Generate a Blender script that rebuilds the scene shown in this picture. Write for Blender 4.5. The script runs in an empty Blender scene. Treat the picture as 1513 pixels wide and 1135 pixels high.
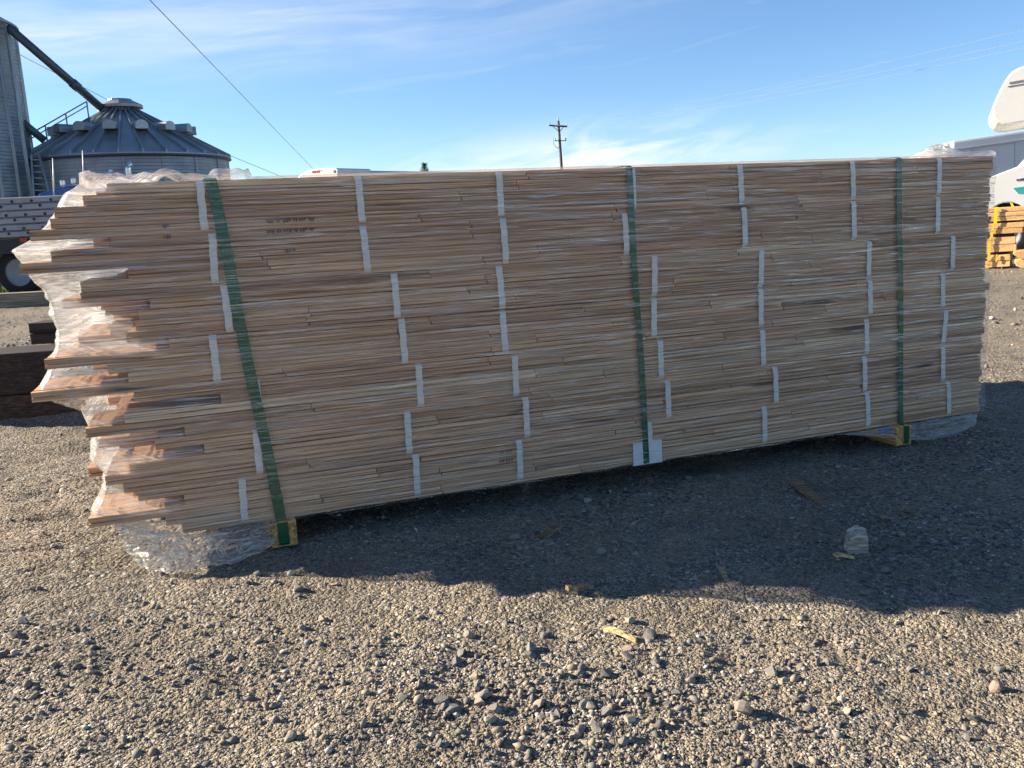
import bpy, bmesh, math, random
import numpy as np
from mathutils import Vector, Matrix

random.seed(7)
RNG = np.random.default_rng(11)
scene = bpy.context.scene
COL = scene.collection
rad = math.radians

# ------------------------------------------------------------------ camera
IW, IH, FPX = 1513.0, 1135.0, 1300.0
HC = 1.141
ROLL = math.atan(0.05)
PITCH = math.atan((567.5 - 323) * math.cos(ROLL) / FPX)
_fw = Vector((0, math.cos(PITCH), -math.sin(PITCH)))
_r = Vector((1, 0, 0))
_u = _r.cross(_fw)
R_ = _r * math.cos(ROLL) - _u * math.sin(ROLL)
U_ = _u * math.cos(ROLL) + _r * math.sin(ROLL)
EYE = Vector((0, 0, HC))
cd = bpy.data.cameras.new('camera')
cam = bpy.data.objects.new('camera', cd)
COL.objects.link(cam)
m3 = Matrix((R_, U_, -_fw)).transposed()
cam.matrix_world = Matrix.Translation(EYE) @ m3.to_4x4()
cd.sensor_width = 36.0
cd.sensor_fit = 'HORIZONTAL'
cd.lens = 36.0 * FPX / IW
cd.clip_start = 0.05
cd.clip_end = 3000
scene.camera = cam

def ray(px, py):
    return _fw + R_ * ((px - 756.5) / FPX) - U_ * ((py - 567.5) / FPX)
def at(px, py, Y):
    d = ray(px, py)
    return EYE + d * (Y / d.y)
def gp(px, py, z=0.0):
    d = ray(px, py)
    return EYE + d * ((z - HC) / d.z)
def azel(px, py):
    d = ray(px, py).normalized()
    return math.atan2(d.x, d.y), math.asin(d.z)

# ------------------------------------------------------------------ sky, sun, exposure
SUN_EL = rad(22)
SUN_AZ = math.atan2(-0.978, 0.205)           # azimuth from +Y towards +X
S = Vector((math.sin(SUN_AZ) * math.cos(SUN_EL), math.cos(SUN_AZ) * math.cos(SUN_EL), math.sin(SUN_EL)))
world = bpy.data.worlds.new('World')
scene.world = world
world.use_nodes = True
wn, wl = world.node_tree.nodes, world.node_tree.links
wn.clear()
w_out = wn.new('ShaderNodeOutputWorld')
w_bg = wn.new('ShaderNodeBackground')
w_bg.inputs['Strength'].default_value = 0.064
sky = wn.new('ShaderNodeTexSky')
sky.sky_type = 'NISHITA'
sky.sun_disc = False
sky.sun_elevation = SUN_EL
sky.sun_rotation = SUN_AZ
sky.altitude = 1200
sky.air_density = 1.0
sky.dust_density = 0.15
sky.ozone_density = 2.5
wl.new(w_bg.outputs[0], w_out.inputs[0])

sd = bpy.data.lights.new('sun', 'SUN')
sun = bpy.data.objects.new('sun', sd)
COL.objects.link(sun)
sd.energy = 5.0
sd.angle = rad(0.53)
sd.color = (1.0, 0.88, 0.71)
sun.rotation_euler = (-S).to_track_quat('-Z', 'Y').to_euler()
sun.location = (-20, 5, 12)

scene.view_settings.view_transform = 'Standard'
scene.view_settings.look = 'None'
scene.view_settings.gamma = 1.0
scene.view_settings.exposure = 1.46
scene.view_settings.use_curve_mapping = False
scene.render.engine = 'CYCLES'
scene.cycles.transparent_max_bounces = 12
scene.cycles.max_bounces = 4
scene.cycles.diffuse_bounces = 2
scene.cycles.glossy_bounces = 2
scene.cycles.transmission_bounces = 2
scene.cycles.use_adaptive_sampling = True
scene.cycles.adaptive_threshold = 0.035
world.cycles.sampling_method = 'MANUAL'
world.cycles.sample_map_resolution = 512

# ---- cirrus in the sky: streaky noise over azimuth / elevation
def wmath(op, a, b=None, c=None, clamp=False):
    n = wn.new('ShaderNodeMath'); n.operation = op; n.use_clamp = clamp
    for i, v in enumerate((a, b, c)):
        if v is None: continue
        if isinstance(v, (int, float)): n.inputs[i].default_value = v
        else: wl.new(v, n.inputs[i])
    return n.outputs[0]
tc = wn.new('ShaderNodeTexCoord')
sep = wn.new('ShaderNodeSeparateXYZ'); wl.new(tc.outputs['Generated'], sep.inputs[0])
az = wmath('ARCTAN2', sep.outputs[0], sep.outputs[1])
el = wmath('ARCSINE', sep.outputs[2])
def streaks(sx, sy, seed, tilt, detail=6, dist=0.6):
    e2 = wmath('SUBTRACT', el, wmath('MULTIPLY', az, tilt))
    cx = wn.new('ShaderNodeCombineXYZ')
    wl.new(wmath('MULTIPLY', az, sx), cx.inputs[0]); wl.new(wmath('MULTIPLY', e2, sy), cx.inputs[1])
    cx.inputs[2].default_value = seed
    nz = wn.new('ShaderNodeTexNoise'); nz.inputs['Scale'].default_value = 1.0
    nz.inputs['Detail'].default_value = detail; nz.inputs['Roughness'].default_value = 0.55
    nz.inputs['Distortion'].default_value = dist
    wl.new(cx.outputs[0], nz.inputs['Vector'])
    return nz.outputs[0]
def gauss(x, c, w):
    d = wmath('DIVIDE', wmath('SUBTRACT', x, c), w)
    return wmath('EXPONENT', wmath('MULTIPLY', wmath('MULTIPLY', d, d), -1.0))
def mapr(v, a, b):
    return wmath('DIVIDE', wmath('SUBTRACT', v, a, None), b - a, None, True)
a0, e0 = azel(60, 55); a1, e1 = azel(950, -10)
tilt = (e1 - e0) / (a1 - a0)
line = wmath('ADD', wmath('MULTIPLY', wmath('SUBTRACT', az, a0), tilt), e0)
n1 = streaks(3.2, 24, 3.1, tilt + 0.03, 3)
n2 = streaks(9, 90, 7.7, tilt + 0.06, 4, 0.9)
fall = mapr(az, 0.30, -0.34)
band = wmath('MULTIPLY', gauss(wmath('SUBTRACT', el, line), 0.012, 0.052), fall)
c1 = wmath('MULTIPLY', band, wmath('ADD', 0.14, wmath('MULTIPLY', mapr(n1, 0.36, 0.70), 0.50)))
c1 = wmath('ADD', c1, wmath('MULTIPLY', wmath('MULTIPLY', band, mapr(n2, 0.52, 0.74)), 0.22))
a2, e2_ = azel(850, 236)
lowm = wmath('MULTIPLY', gauss(az, a2, 0.17), gauss(wmath('SUBTRACT', el, wmath('MULTIPLY', wmath('SUBTRACT', az, a2), 0.05)), e2_ - 0.006, 0.030))
n3 = streaks(7, 34, 1.3, 0.16, 4, 1.2)
c2 = wmath('MULTIPLY', lowm, wmath('ADD', 0.15, wmath('MULTIPLY', mapr(n3, 0.38, 0.58), 1.1)))
n4 = streaks(5, 40, 12.4, 0.12, 3, 0.5)
c3 = wmath('MULTIPLY', mapr(n4, 0.62, 0.82), 0.22)
cl = wmath('ADD', wmath('ADD', c1, c2), c3, None, True)
cl = wmath('MULTIPLY', cl, mapr(el, 0.0, 0.05))
mixc = wn.new('ShaderNodeMix'); mixc.data_type = 'RGBA'
wl.new(wmath('MULTIPLY', cl, 0.80), mixc.inputs['Factor'])
grade = wn.new('ShaderNodeMix'); grade.data_type = 'RGBA'; grade.blend_type = 'MULTIPLY'
grade.inputs['Factor'].default_value = 1.0; grade.inputs['B'].default_value = (.78, .92, 1.08, 1)
wl.new(sky.outputs[0], grade.inputs['A'])
wl.new(grade.outputs['Result'], mixc.inputs['A'])
mixc.inputs['B'].default_value = (6.2, 6.5, 6.7, 1)
wl.new(mixc.outputs['Result'], w_bg.inputs[0])

# ------------------------------------------------------------------ helpers
def tag(o, label=None, cat=None, group=None, kind=None):
    if label: o['label'] = label
    if cat: o['category'] = cat
    if group: o['group'] = group
    if kind: o['kind'] = kind
    return o
def empty(name, loc, rz=0.0, label=None, cat=None, group=None):
    o = bpy.data.objects.new(name, None)
    o.empty_display_size = 0.1
    COL.objects.link(o)
    o.location = loc; o.rotation_euler = (0, 0, rz)
    return tag(o, label, cat, group)
def link_mesh(name, me, mat, parent=None, smooth=False):
    o = bpy.data.objects.new(name, me)
    COL.objects.link(o)
    if mat is not None and not me.materials: me.materials.append(mat)
    if smooth:
        me.polygons.foreach_set('use_smooth', [True] * len(me.polygons))
    if parent: o.parent = parent
    return o
class MB:
    """collects geometry; build() links it as one mesh object"""
    def __init__(s): s.v = []; s.f = []
    def add(s, vs, fs):
        b = len(s.v); s.v += [tuple(v) for v in vs]; s.f += [tuple(i + b for i in f) for f in fs]; return s
    def box(s, x0, y0, z0, x1, y1, z1):
        return s.add([(x0,y0,z0),(x1,y0,z0),(x1,y1,z0),(x0,y1,z0),(x0,y0,z1),(x1,y0,z1),(x1,y1,z1),(x0,y1,z1)],
                     [(0,3,2,1),(4,5,6,7),(0,1,5,4),(1,2,6,5),(2,3,7,6),(3,0,4,7)])
    def tube(s, pts, r, n=8, caps=True):
        pts = [Vector(p) for p in pts]; rs = r if isinstance(r, (list, tuple)) else [r] * len(pts)
        vs = []; fs = []
        for i, p in enumerate(pts):
            t = (pts[min(i+1, len(pts)-1)] - pts[max(i-1, 0)]).normalized()
            a = Vector((0,0,1)) if abs(t.z) < .9 else Vector((1,0,0))
            e = t.cross(a).normalized(); g = e.cross(t)
            for k in range(n):
                q = 2*math.pi*k/n
                vs.append(p + (e*math.cos(q) + g*math.sin(q)) * rs[i])
        for i in range(len(pts)-1):
            for k in range(n):
                k2 = (k+1) % n
                fs.append((i*n+k, i*n+k2, (i+1)*n+k2, (i+1)*n+k))
        if caps:
            fs.append(tuple(range(n))); fs.append(tuple(range((len(pts)-1)*n+n-1, (len(pts)-1)*n-1, -1)))
        return s.add(vs, fs)
    def lathe(s, prof, c=(0,0,0), n=32, a0=0.0, a1=2*math.pi):
        full = abs(a1 - a0 - 2*math.pi) < 1e-6
        m = n if full else n + 1
        vs = []; fs = []
        for r, z in prof:
            for k in range(m):
                q = a0 + (a1-a0)*k/n
                vs.append((c[0]+r*math.cos(q), c[1]+r*math.sin(q), c[2]+z))
        for i in range(len(prof)-1):
            for k in range(n):
                k2 = (k+1) % m
                fs.append((i*m+k, i*m+k2, (i+1)*m+k2, (i+1)*m+k))
        return s.add(vs, fs)
    def prism(s, poly, d):
        """poly: list of 3d points (planar), extruded by vector d"""
        n = len(poly); d = Vector(d)
        vs = [Vector(p) for p in poly] + [Vector(p)+d for p in poly]
        fs = [tuple(range(n-1,-1,-1)), tuple(range(n,2*n))] + [(i,(i+1)%n,n+(i+1)%n,n+i) for i in range(n)]
        return s.add(vs, fs)
    def build(s, name, mat, parent=None, smooth=False, bevel=0.0, local=False):
        v = s.v
        if parent is not None and not local:
            M = (Matrix.Translation(parent.location) @ parent.rotation_euler.to_matrix().to_4x4()).inverted()
            v = [M @ Vector(p) for p in v]
        me = bpy.data.meshes.new(name)
        me.from_pydata([tuple(p) for p in v], [], s.f); me.validate(); me.update()
        bm = bmesh.new(); bm.from_mesh(me); bmesh.ops.recalc_face_normals(bm, faces=bm.faces)
        if bevel > 0:
            bmesh.ops.bevel(bm, geom=[e for e in bm.edges if len(e.link_faces)==2 and e.calc_face_angle(0) > .6],
                            offset=bevel, segments=2, affect='EDGES', profile=.6)
        bm.to_mesh(me); bm.free()
        return link_mesh(name, me, mat, parent, smooth)

class Side:
    """an upright plane through the point seen at (px, py) at distance Y, turned by yaw; q() puts pixels on it"""
    def __init__(s, px, py, Y, yaw):
        s.p = at(px, py, Y); s.x = Vector((math.cos(yaw), math.sin(yaw), 0)); s.n = Vector((-s.x.y, s.x.x, 0))
    def q(s, px, py, off=0.0):
        d = ray(px, py); t = (s.p + s.n*off - EYE).dot(s.n)/d.dot(s.n); return EYE + d*t
    def slab(s, pp, off, depth):
        return MB().prism([s.q(x, y, off) for x, y in pp], s.n*depth)
    def rect(s, x0, y0, x1, y1, off, depth):
        return s.slab([(x0, y0), (x1, y0), (x1, y1), (x0, y1)], off, depth)
def vnoise(x, y, seed=0):
    """value noise, numpy"""
    xi = np.floor(x).astype(np.int64); yi = np.floor(y).astype(np.int64)
    fx = x - xi; fy = y - yi
    fx = fx*fx*(3-2*fx); fy = fy*fy*(3-2*fy)
    def h(a, b):
        n = (a*374761393 + b*668265263 + seed*1442695041) & 0xFFFFFFFF
        n = ((n ^ (n >> 13)) * 1274126177) & 0xFFFFFFFF
        return ((n ^ (n >> 16)) & 0xFFFF) / 65535.0
    return (h(xi,yi)*(1-fx)+h(xi+1,yi)*fx)*(1-fy) + (h(xi,yi+1)*(1-fx)+h(xi+1,yi+1)*fx)*fy
def fbm(x, y, oct=4, seed=0, gain=.5):
    t = 0; a = 1; n = 0
    for i in range(oct):
        t = t + a*(vnoise(x*2**i, y*2**i, seed+i*17) - .5); n += a; a *= gain
    return t / n * 2

# ------------------------------------------------------------------ materials
class NT:
    def __init__(s, name):
        s.m = bpy.data.materials.new(name); s.m.use_nodes = True
        s.n = s.m.node_tree.nodes; s.l = s.m.node_tree.links
        s.b = s.n.get('Principled BSDF'); s.out = s.n.get('Material Output')
        s.tc = s.n.new('ShaderNodeTexCoord')
    def new(s, t, **kw):
        n = s.n.new(t)
        for k, v in kw.items(): setattr(n, k, v)
        return n
    def set(s, n, k, v):
        if isinstance(v, bpy.types.NodeSocket): s.l.new(v, n.inputs[k])
        else: n.inputs[k].default_value = v
    def math(s, op, a, b=None, clamp=False):
        n = s.new('ShaderNodeMath', operation=op, use_clamp=clamp)
        s.set(n, 0, a)
        if b is not None: s.set(n, 1, b)
        return n.outputs[0]
    def mapping(s, scale=(1,1,1), rot=(0,0,0), coord='Object', loc=(0,0,0), vec=None):
        n = s.new('ShaderNodeMapping'); s.l.new(vec if vec is not None else s.tc.outputs[coord], n.inputs[0])
        n.inputs['Scale'].default_value = scale; n.inputs['Rotation'].default_value = rot; n.inputs['Location'].default_value = loc
        return n.outputs[0]
    def noise(s, vec, scale=5, detail=4, rough=.55, dist=0.0):
        n = s.new('ShaderNodeTexNoise'); s.l.new(vec, n.inputs['Vector'])
        n.inputs['Scale'].default_value = scale; n.inputs['Detail'].default_value = detail
        n.inputs['Roughness'].default_value = rough; n.inputs['Distortion'].default_value = dist
        return n.outputs[0]
    def voro(s, vec, scale, out='Color', feature='F1'):
        n = s.new('ShaderNodeTexVoronoi', feature=feature); s.l.new(vec, n.inputs['Vector']); n.inputs['Scale'].default_value = scale
        return n.outputs[out]
    def ramp(s, fac, stops, interp='LINEAR'):
        n = s.new('ShaderNodeValToRGB'); s.l.new(fac, n.inputs[0]); r = n.color_ramp; r.interpolation = interp
        while len(r.elements) < len(stops): r.elements.new(.5)
        for e, (p, c) in zip(r.elements, stops):
            e.position = p; e.color = (*c, 1) if len(c) == 3 else c
        return n.outputs[0]
    def mix(s, fac, a, b, blend='MIX'):
        n = s.new('ShaderNodeMix', data_type='RGBA', blend_type=blend)
        s.set(n, 'Factor', fac)
        for k, v in (('A', a), ('B', b)):
            if isinstance(v, tuple): v = (*v[:3], 1)
            s.set(n, k, v)
        return n.outputs['Result']
    def maprange(s, v, a, b, c=0.0, d=1.0):
        n = s.new('ShaderNodeMapRange'); s.l.new(v, n.inputs[0])
        for i, x in enumerate((a, b, c, d)): n.inputs[i+1].default_value = x
        return n.outputs[0]
    def bump(s, h, strength=.3, dist=.01, normal=None):
        n = s.new('ShaderNodeBump'); s.l.new(h, n.inputs['Height']); n.inputs['Strength'].default_value = strength; n.inputs['Distance'].default_value = dist
        if normal is not None: s.l.new(normal, n.inputs['Normal'])
        return n.outputs[0]

def simple(name, col, rough=.5, metal=0.0, var=.12, scale=6.0, bump=0.0, bscale=40, dirt=None, spec=.5):
    t = NT(name); v = t.mapping()
    n = t.noise(v, scale, 5)
    c = t.mix(t.maprange(n, .3, .7), tuple(x*(1-var) for x in col), tuple(min(1, x*(1+var)) for x in col))
    if dirt:
        d = t.noise(t.mapping((1,1,.5)), scale*.6, 7, .65)
        c = t.mix(t.maprange(d, .48, .75, 0, .7), c, dirt)
    t.set(t.b, 'Base Color', c); t.b.inputs['Metallic'].default_value = metal
    t.set(t.b, 'Roughness', t.maprange(n, .2, .8, max(0.02, rough-.08), min(1, rough+.08)))
    t.b.inputs['Specular IOR Level'].default_value = spec
    if bump: t.set(t.b, 'Normal', t.bump(t.noise(v, bscale, 4), bump, .01))
    return t.m

def wood(name, stops, usecol=False, rough=.62, axis='x', dk=(.50,.45,.42), lt=(1.32,1.28,1.22), knot=.85, fine=1.0):
    t = NT(name)
    oi = t.new('ShaderNodeObjectInfo'); rnd = oi.outputs['Random']
    along, cross = 1.3, 52
    def sc(k, q): return {'x': (along*k, cross*q, cross*q), 'y': (cross*q, along*k, cross*q), 'z': (cross*q, cross*q, along*k)}[axis]
    cx = t.new('ShaderNodeCombineXYZ')
    t.l.new(t.math('MULTIPLY', rnd, 37.0), cx.inputs[0]); t.l.new(t.math('MULTIPLY', rnd, 91.0), cx.inputs[1])
    ad = t.new('ShaderNodeVectorMath', operation='ADD'); t.l.new(t.tc.outputs['Object'], ad.inputs[0]); t.l.new(cx.outputs[0], ad.inputs[1])
    g1 = t.noise(t.mapping(sc(1, fine), vec=ad.outputs[0]), 1.6, 2, .62, .4)
    g2 = t.noise(t.mapping(sc(.8, 2.3*fine), vec=ad.outputs[0]), 1.0, 2, .6, .3)
    pick = rnd
    if usecol:
        q = t.new('ShaderNodeSeparateColor'); t.l.new(oi.outputs['Color'], q.inputs[0]); pick = q.outputs[0]
    base = t.ramp(pick, stops)
    dark = t.mix(1.0, base, dk, 'MULTIPLY'); lite = t.mix(1.0, base, lt, 'MULTIPLY')
    c = t.mix(t.maprange(g1, .36, .62), dark, lite)
    c = t.mix(t.maprange(g2, .50, .66, 0, .75), c, t.mix(1.0, base, tuple(x*.72 for x in dk), 'MULTIPLY'))
    c = t.mix(t.maprange(g2, .44, .34, 0, .45), c, t.mix(1.0, base, tuple(x*1.12 for x in lt), 'MULTIPLY'))
    k = t.noise(t.mapping((3.0, 26, 26) if axis == 'x' else (6, 6, 6), vec=ad.outputs[0]), .9, 1, .6)
    c = t.mix(t.maprange(k, .69, .78, 0, knot), c, (.05, .035, .03))
    t.set(t.b, 'Base Color', c); t.b.inputs['Roughness'].default_value = rough
    t.b.inputs['Specular IOR Level'].default_value = .3
    return t.m

M = {}
OAK = [(0, (.61,.366,.21)), (.12, (.71,.453,.27)), (.22, (.49,.283,.163)), (.34, (.74,.495,.30)), (.46, (.63,.38,.22)), (.56, (.52,.318,.197)), (.68, (.72,.453,.275)), (.80, (.59,.36,.21)), (.9, (.43,.25,.15)), (1, (.80,.585,.372))]
M['oak'] = wood('oak', OAK, True, dk=(.60,.54,.50), lt=(1.14,1.12,1.10), fine=1.9)
M['pine'] = wood('pine', [(0, (.62,.36,.15)), (.5, (.74,.47,.22)), (1, (.66,.42,.2))], rough=.6, dk=(.8,.76,.7), lt=(1.08,1.06,1.04), knot=0.0)
M['dark_beam'] = wood('weathered_beam', [(0, (.035,.028,.025)), (.5, (.05,.038,.032)), (1, (.042,.037,.035))], rough=.8)
M['brown_beam'] = wood('brown_beam', [(0, (.070,.046,.032)), (1, (.092,.062,.044))], rough=.75)
M['grey_timber'] = wood('grey_timber', [(0, (.25,.205,.15)), (1, (.31,.255,.185))], rough=.8, knot=0.0)
M['scrap'] = wood('scrap_wood', [(0, (.22,.15,.09)), (.5, (.34,.25,.15)), (1, (.28,.2,.12))], rough=.8, knot=0.0)
M['fresh'] = wood('fresh_wood', [(0, (.62,.46,.22)), (1, (.7,.54,.28))], rough=.6, knot=0.0)
M['runner'] = wood('runner_wood', [(0, (.60,.33,.11)), (1, (.64,.38,.15))], rough=.7, axis='y', knot=0.0)
M['band'] = simple('white_band', (.69,.645,.58), .38, var=.05, scale=40)
M['card'] = simple('white_card', (.70,.70,.70), .5, var=.05, scale=20)
M['blue_card'] = simple('blue_plastic', (.02,.10,.24), .4, scale=20)
M['strap'] = simple('green_strap', (.007,.085,.036), .24, var=.10, scale=30)
M['yellow'] = simple('yellow_strap', (.85,.55,.01), .45, scale=20)
M['ink'] = simple('ink', (.10,.085,.08), .7, var=.4, scale=60)
M['galv'] = simple('galvanised_steel', (.36,.38,.385), .45, .55, var=.18, scale=2.0, dirt=(.2,.22,.23))
M['galv_roof'] = simple('galvanised_roof', (.29,.31,.315), .42, .5, var=.18, scale=1.5)
M['steel_dark'] = simple('dark_steel', (.09,.11,.12), .5, .5, scale=5)
M['alu'] = simple('dull_aluminium', (.30,.30,.31), .5, .2, var=.15, scale=3, dirt=(.22,.2,.19))
M['chrome'] = simple('chrome', (.72,.71,.69), .3, 1.0, var=.03)
M['black'] = simple('black_paint', (.012,.012,.013), .5, var=.3)
M['rubber'] = simple('tyre_rubber', (.018,.017,.017), .85, var=.3, scale=12, bump=.3)
M['blue'] = simple('blue_paint', (.02,.09,.30), .25, scale=2)
M['white'] = simple('white_paint', (.68,.67,.64), .35, var=.03, scale=2)
M['white_clean'] = simple('white_gelcoat', (.68,.67,.63), .28, var=.02, scale=1)
M['silver'] = simple('silver_panel', (.66,.68,.70), .35, .15, var=.06, scale=2)
M['grey_panel'] = simple('grey_panel', (.42,.45,.5), .5, var=.06, scale=2)
M['stripe'] = simple('dark_stripe', (.16,.17,.17), .4)
M['teal'] = simple('teal_stripe', (.03,.36,.36), .35)
M['red'] = simple('red_plastic', (.45,.02,.02), .3)
M['glass'] = simple('dark_glass', (.02,.025,.03), .06, var=.1)
M['pole'] = simple('pole_wood', (.085,.075,.062), .85, scale=4)
M['wire'] = simple('wire', (.22,.24,.27), .5)
M['bark'] = simple('bark', (.08,.055,.04), .9, scale=8)
M['needles'] = simple('needles', (.035,.075,.03), .7, var=.4, scale=6)
M['grass'] = simple('grass_blades', (.10,.20,.03), .6, var=.4, scale=6)

def film_mat(name, base, amp, rot=0.0, crumple=0.0):
    """clear stretch film: mostly transparent, milky where the layers gather, with glint streaks painted in"""
    t = NT(name); t.n.remove(t.b)
    v = t.mapping((1.3, 60, 1), (0, 0, rot), 'UV'); v2 = t.mapping((6, 175, 1), (0, 0, rot*2.2), 'UV')
    n1 = t.noise(v, 1.0, 2, .6, .8); n2 = t.noise(v2, 1.0, 1, .6, .5)
    at_ = t.new('ShaderNodeAttribute', attribute_name='layers'); lay = at_.outputs['Fac']
    st = t.math('MAXIMUM', t.math('MULTIPLY', t.maprange(n1, .52, .74), .6), t.math('MULTIPLY', t.maprange(n2, .54, .74), t.maprange(n1, .30, .62, .25, 1.0)))  # noise streaks that paint the film's glints as whiter, glossier lines
    h = t.math('ADD', n1, t.math('MULTIPLY', n2, .5))
    if crumple:
        n3 = t.noise(t.mapping((5, 9, 1), (0, 0, .5), 'UV'), 1.6, 4, .6, 1.2)
        crease = t.maprange(t.math('ABSOLUTE', t.math('SUBTRACT', n3, .5)), 0.0, .035, 1.0, 0.0)
        st = t.math('MAXIMUM', st, t.math('MULTIPLY', t.math('MAXIMUM', crease, t.maprange(n3, .54, .7)), crumple))
        h = t.math('ADD', h, t.math('MULTIPLY', n3, 1.2))
    fac = t.math('ADD', t.math('ADD', base, t.math('MULTIPLY', lay, .17)), t.math('MULTIPLY', t.math('MULTIPLY', st, amp), t.math('ADD', 1.0, t.math('MULTIPLY', lay, 1.3))))
    fac = t.math('MINIMUM', fac, .85)
    nb = t.bump(h, .6, .012 if crumple else .008)
    tr = t.new('ShaderNodeBsdfTransparent'); tr.inputs[0].default_value = (.975, .975, .97, 1)
    df = t.new('ShaderNodeBsdfDiffuse'); df.inputs[0].default_value = (.86, .88, .88, 1)
    tl = t.new('ShaderNodeBsdfTranslucent'); tl.inputs[0].default_value = (.84, .87, .88, 1)
    g2 = t.new('ShaderNodeBsdfAnisotropic'); g2.inputs['Color'].default_value = (1, .94, .84, 1); g2.inputs['Roughness'].default_value = .11
    for g in (g2, df): t.l.new(nb, g.inputs['Normal'])
    def ms(f, a, b):
        n = t.new('ShaderNodeMixShader'); t.set(n, 0, f); t.l.new(a, n.inputs[1]); t.l.new(b, n.inputs[2]); return n.outputs[0]
    body = ms(fac, tr.outputs[0], ms(.55, df.outputs[0], tl.outputs[0]))
    lw = t.new('ShaderNodeLayerWeight')
    graze = t.math('MULTIPLY', t.math('POWER', lw.outputs['Facing'], 4.0), .45)
    sh = ms(t.math('ADD', t.math('ADD', .018, graze), t.math('MULTIPLY', st, .34)), body, g2.outputs[0])
    t.l.new(sh, t.out.inputs[0])
    return t.m
M['film'] = film_mat('stretch_film', .004, .42, rad(1.2))
M['film_loose'] = film_mat('loose_film', .20, .55, rad(30), .8)

# ------------------------------------------------------------------ ground
def gh(x, y):
    """height of the yard, metres"""
    x = np.asarray(x, float); y = np.asarray(y, float)
    h = .016*fbm(x*.9, y*.9, 3, 1) + .010*fbm(x*3.1, y*3.1, 3, 5) + .010*fbm(x*11, y*11, 3, 9)
    h = h + .0035*fbm(x*40, y*40, 2, 21)
    # wheel ruts left of the pack and right of it
    a = rad(14); p = -x*math.sin(a) + y*math.cos(a)
    w = np.clip((-x - 1.3)/.6, 0, 1)*np.clip((8.5-y)/2, 0, 1)
    h = h + w*(.042*np.abs(fbm(p*3.2 + .25*fbm(x, y, 2, 3), x*.35, 3, 31)) + .022*fbm(p*8, x*1.6, 3, 41) - .014)
    a = rad(-24); p = -x*math.sin(a) + y*math.cos(a)
    w = np.clip((x - 1.2)/.8, 0, 1)*np.clip((y-2.7)/.5, 0, 1)*np.clip((9-y)/2, 0, 1)
    h = h + w*(.034*fbm(p*3.6, x*.5, 3, 51))
    return h*np.clip(14/np.maximum(np.hypot(x, y), .1), 0, 1)

def ground_mesh():
    rs = [0.0, .5, .9]
    r = 1.15
    while r < 9: rs.append(r); r *= 1.0042
    while r < 2500: rs.append(r); r *= 1.045
    rs = np.array(rs)
    ang = np.concatenate([np.linspace(rad(-48), rad(48), 520), np.linspace(rad(48), rad(312), 60)[1:-1]])
    na = len(ang)
    A, Rr = np.meshgrid(ang, rs)
    X = Rr*np.sin(A); Y = Rr*np.cos(A)
    Z = gh(X, Y)
    v = np.stack([X, Y, Z], -1).reshape(-1, 3)
    i, j = np.meshgrid(np.arange(len(rs)-1), np.arange(na), indexing='ij')
    j2 = (j+1) % na
    f = np.stack([i*na+j, i*na+j2, (i+1)*na+j2, (i+1)*na+j], -1).reshape(-1, 4)[:, ::-1]
    me = bpy.data.meshes.new('ground')
    me.vertices.add(len(v)); me.vertices.foreach_set('co', v.astype(np.float32).ravel())
    me.loops.add(f.size); me.loops.foreach_set('vertex_index', f.astype(np.int32).ravel())
    me.polygons.add(len(f)); me.polygons.foreach_set('loop_start', np.arange(0, f.size, 4, dtype=np.int32))
    me.update(calc_edges=True); me.validate()
    return me
def ground_mat():
    t = NT('gravel_yard'); v = t.mapping()
    big = t.noise(v, .8, 2, .6); mid = t.noise(v, 4.5, 3, .65, .5)
    def vor(sc):
        n = t.new('ShaderNodeTexVoronoi'); t.l.new(v, n.inputs['Vector']); n.inputs['Scale'].default_value = sc
        q = t.new('ShaderNodeSeparateColor'); t.l.new(n.outputs['Color'], q.inputs[0])
        return q.outputs[0], q.outputs[1], n.outputs['Distance']
    f0, f1, fd = vor(190); b0, b1, bd = vor(78)
    STONE = [(0, (.035,.037,.04)), (.3, (.085,.085,.085)), (.5, (.20,.175,.14)), (.7, (.31,.255,.185)), (.88, (.39,.325,.235)), (.94, (.52,.49,.43)), (1, (.62,.58,.52))]
    sand = t.mix(t.maprange(mid, .35, .65), (.31,.243,.16), (.40,.32,.212))
    c = t.mix(t.maprange(mid, .38, .62, .3, .85), sand, t.ramp(f0, STONE))
    c = t.mix(t.math('MULTIPLY', t.maprange(b1, .45, .55, 0, .8), t.maprange(big, .35, .6, .3, 1)), c, t.ramp(b0, STONE))
    patch = t.noise(v, 1.15, 3, .6, .6)
    c = t.mix(t.maprange(patch, .46, .60, 0, .75), c, t.mix(1.0, c, (.72, .73, .74), 'MULTIPLY'))
    t.set(t.b, 'Base Color', c); t.b.inputs['Roughness'].default_value = .92; t.b.inputs['Specular IOR Level'].default_value = .2
    h = t.math('ADD', t.math('MULTIPLY', fd, -.5), t.math('MULTIPLY', bd, -1.1))
    t.set(t.b, 'Normal', t.bump(h, 1.0, .010))
    return t.m
ground = link_mesh('ground', ground_mesh(), ground_mat(), None, True)
ground['kind'] = 'structure'

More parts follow.
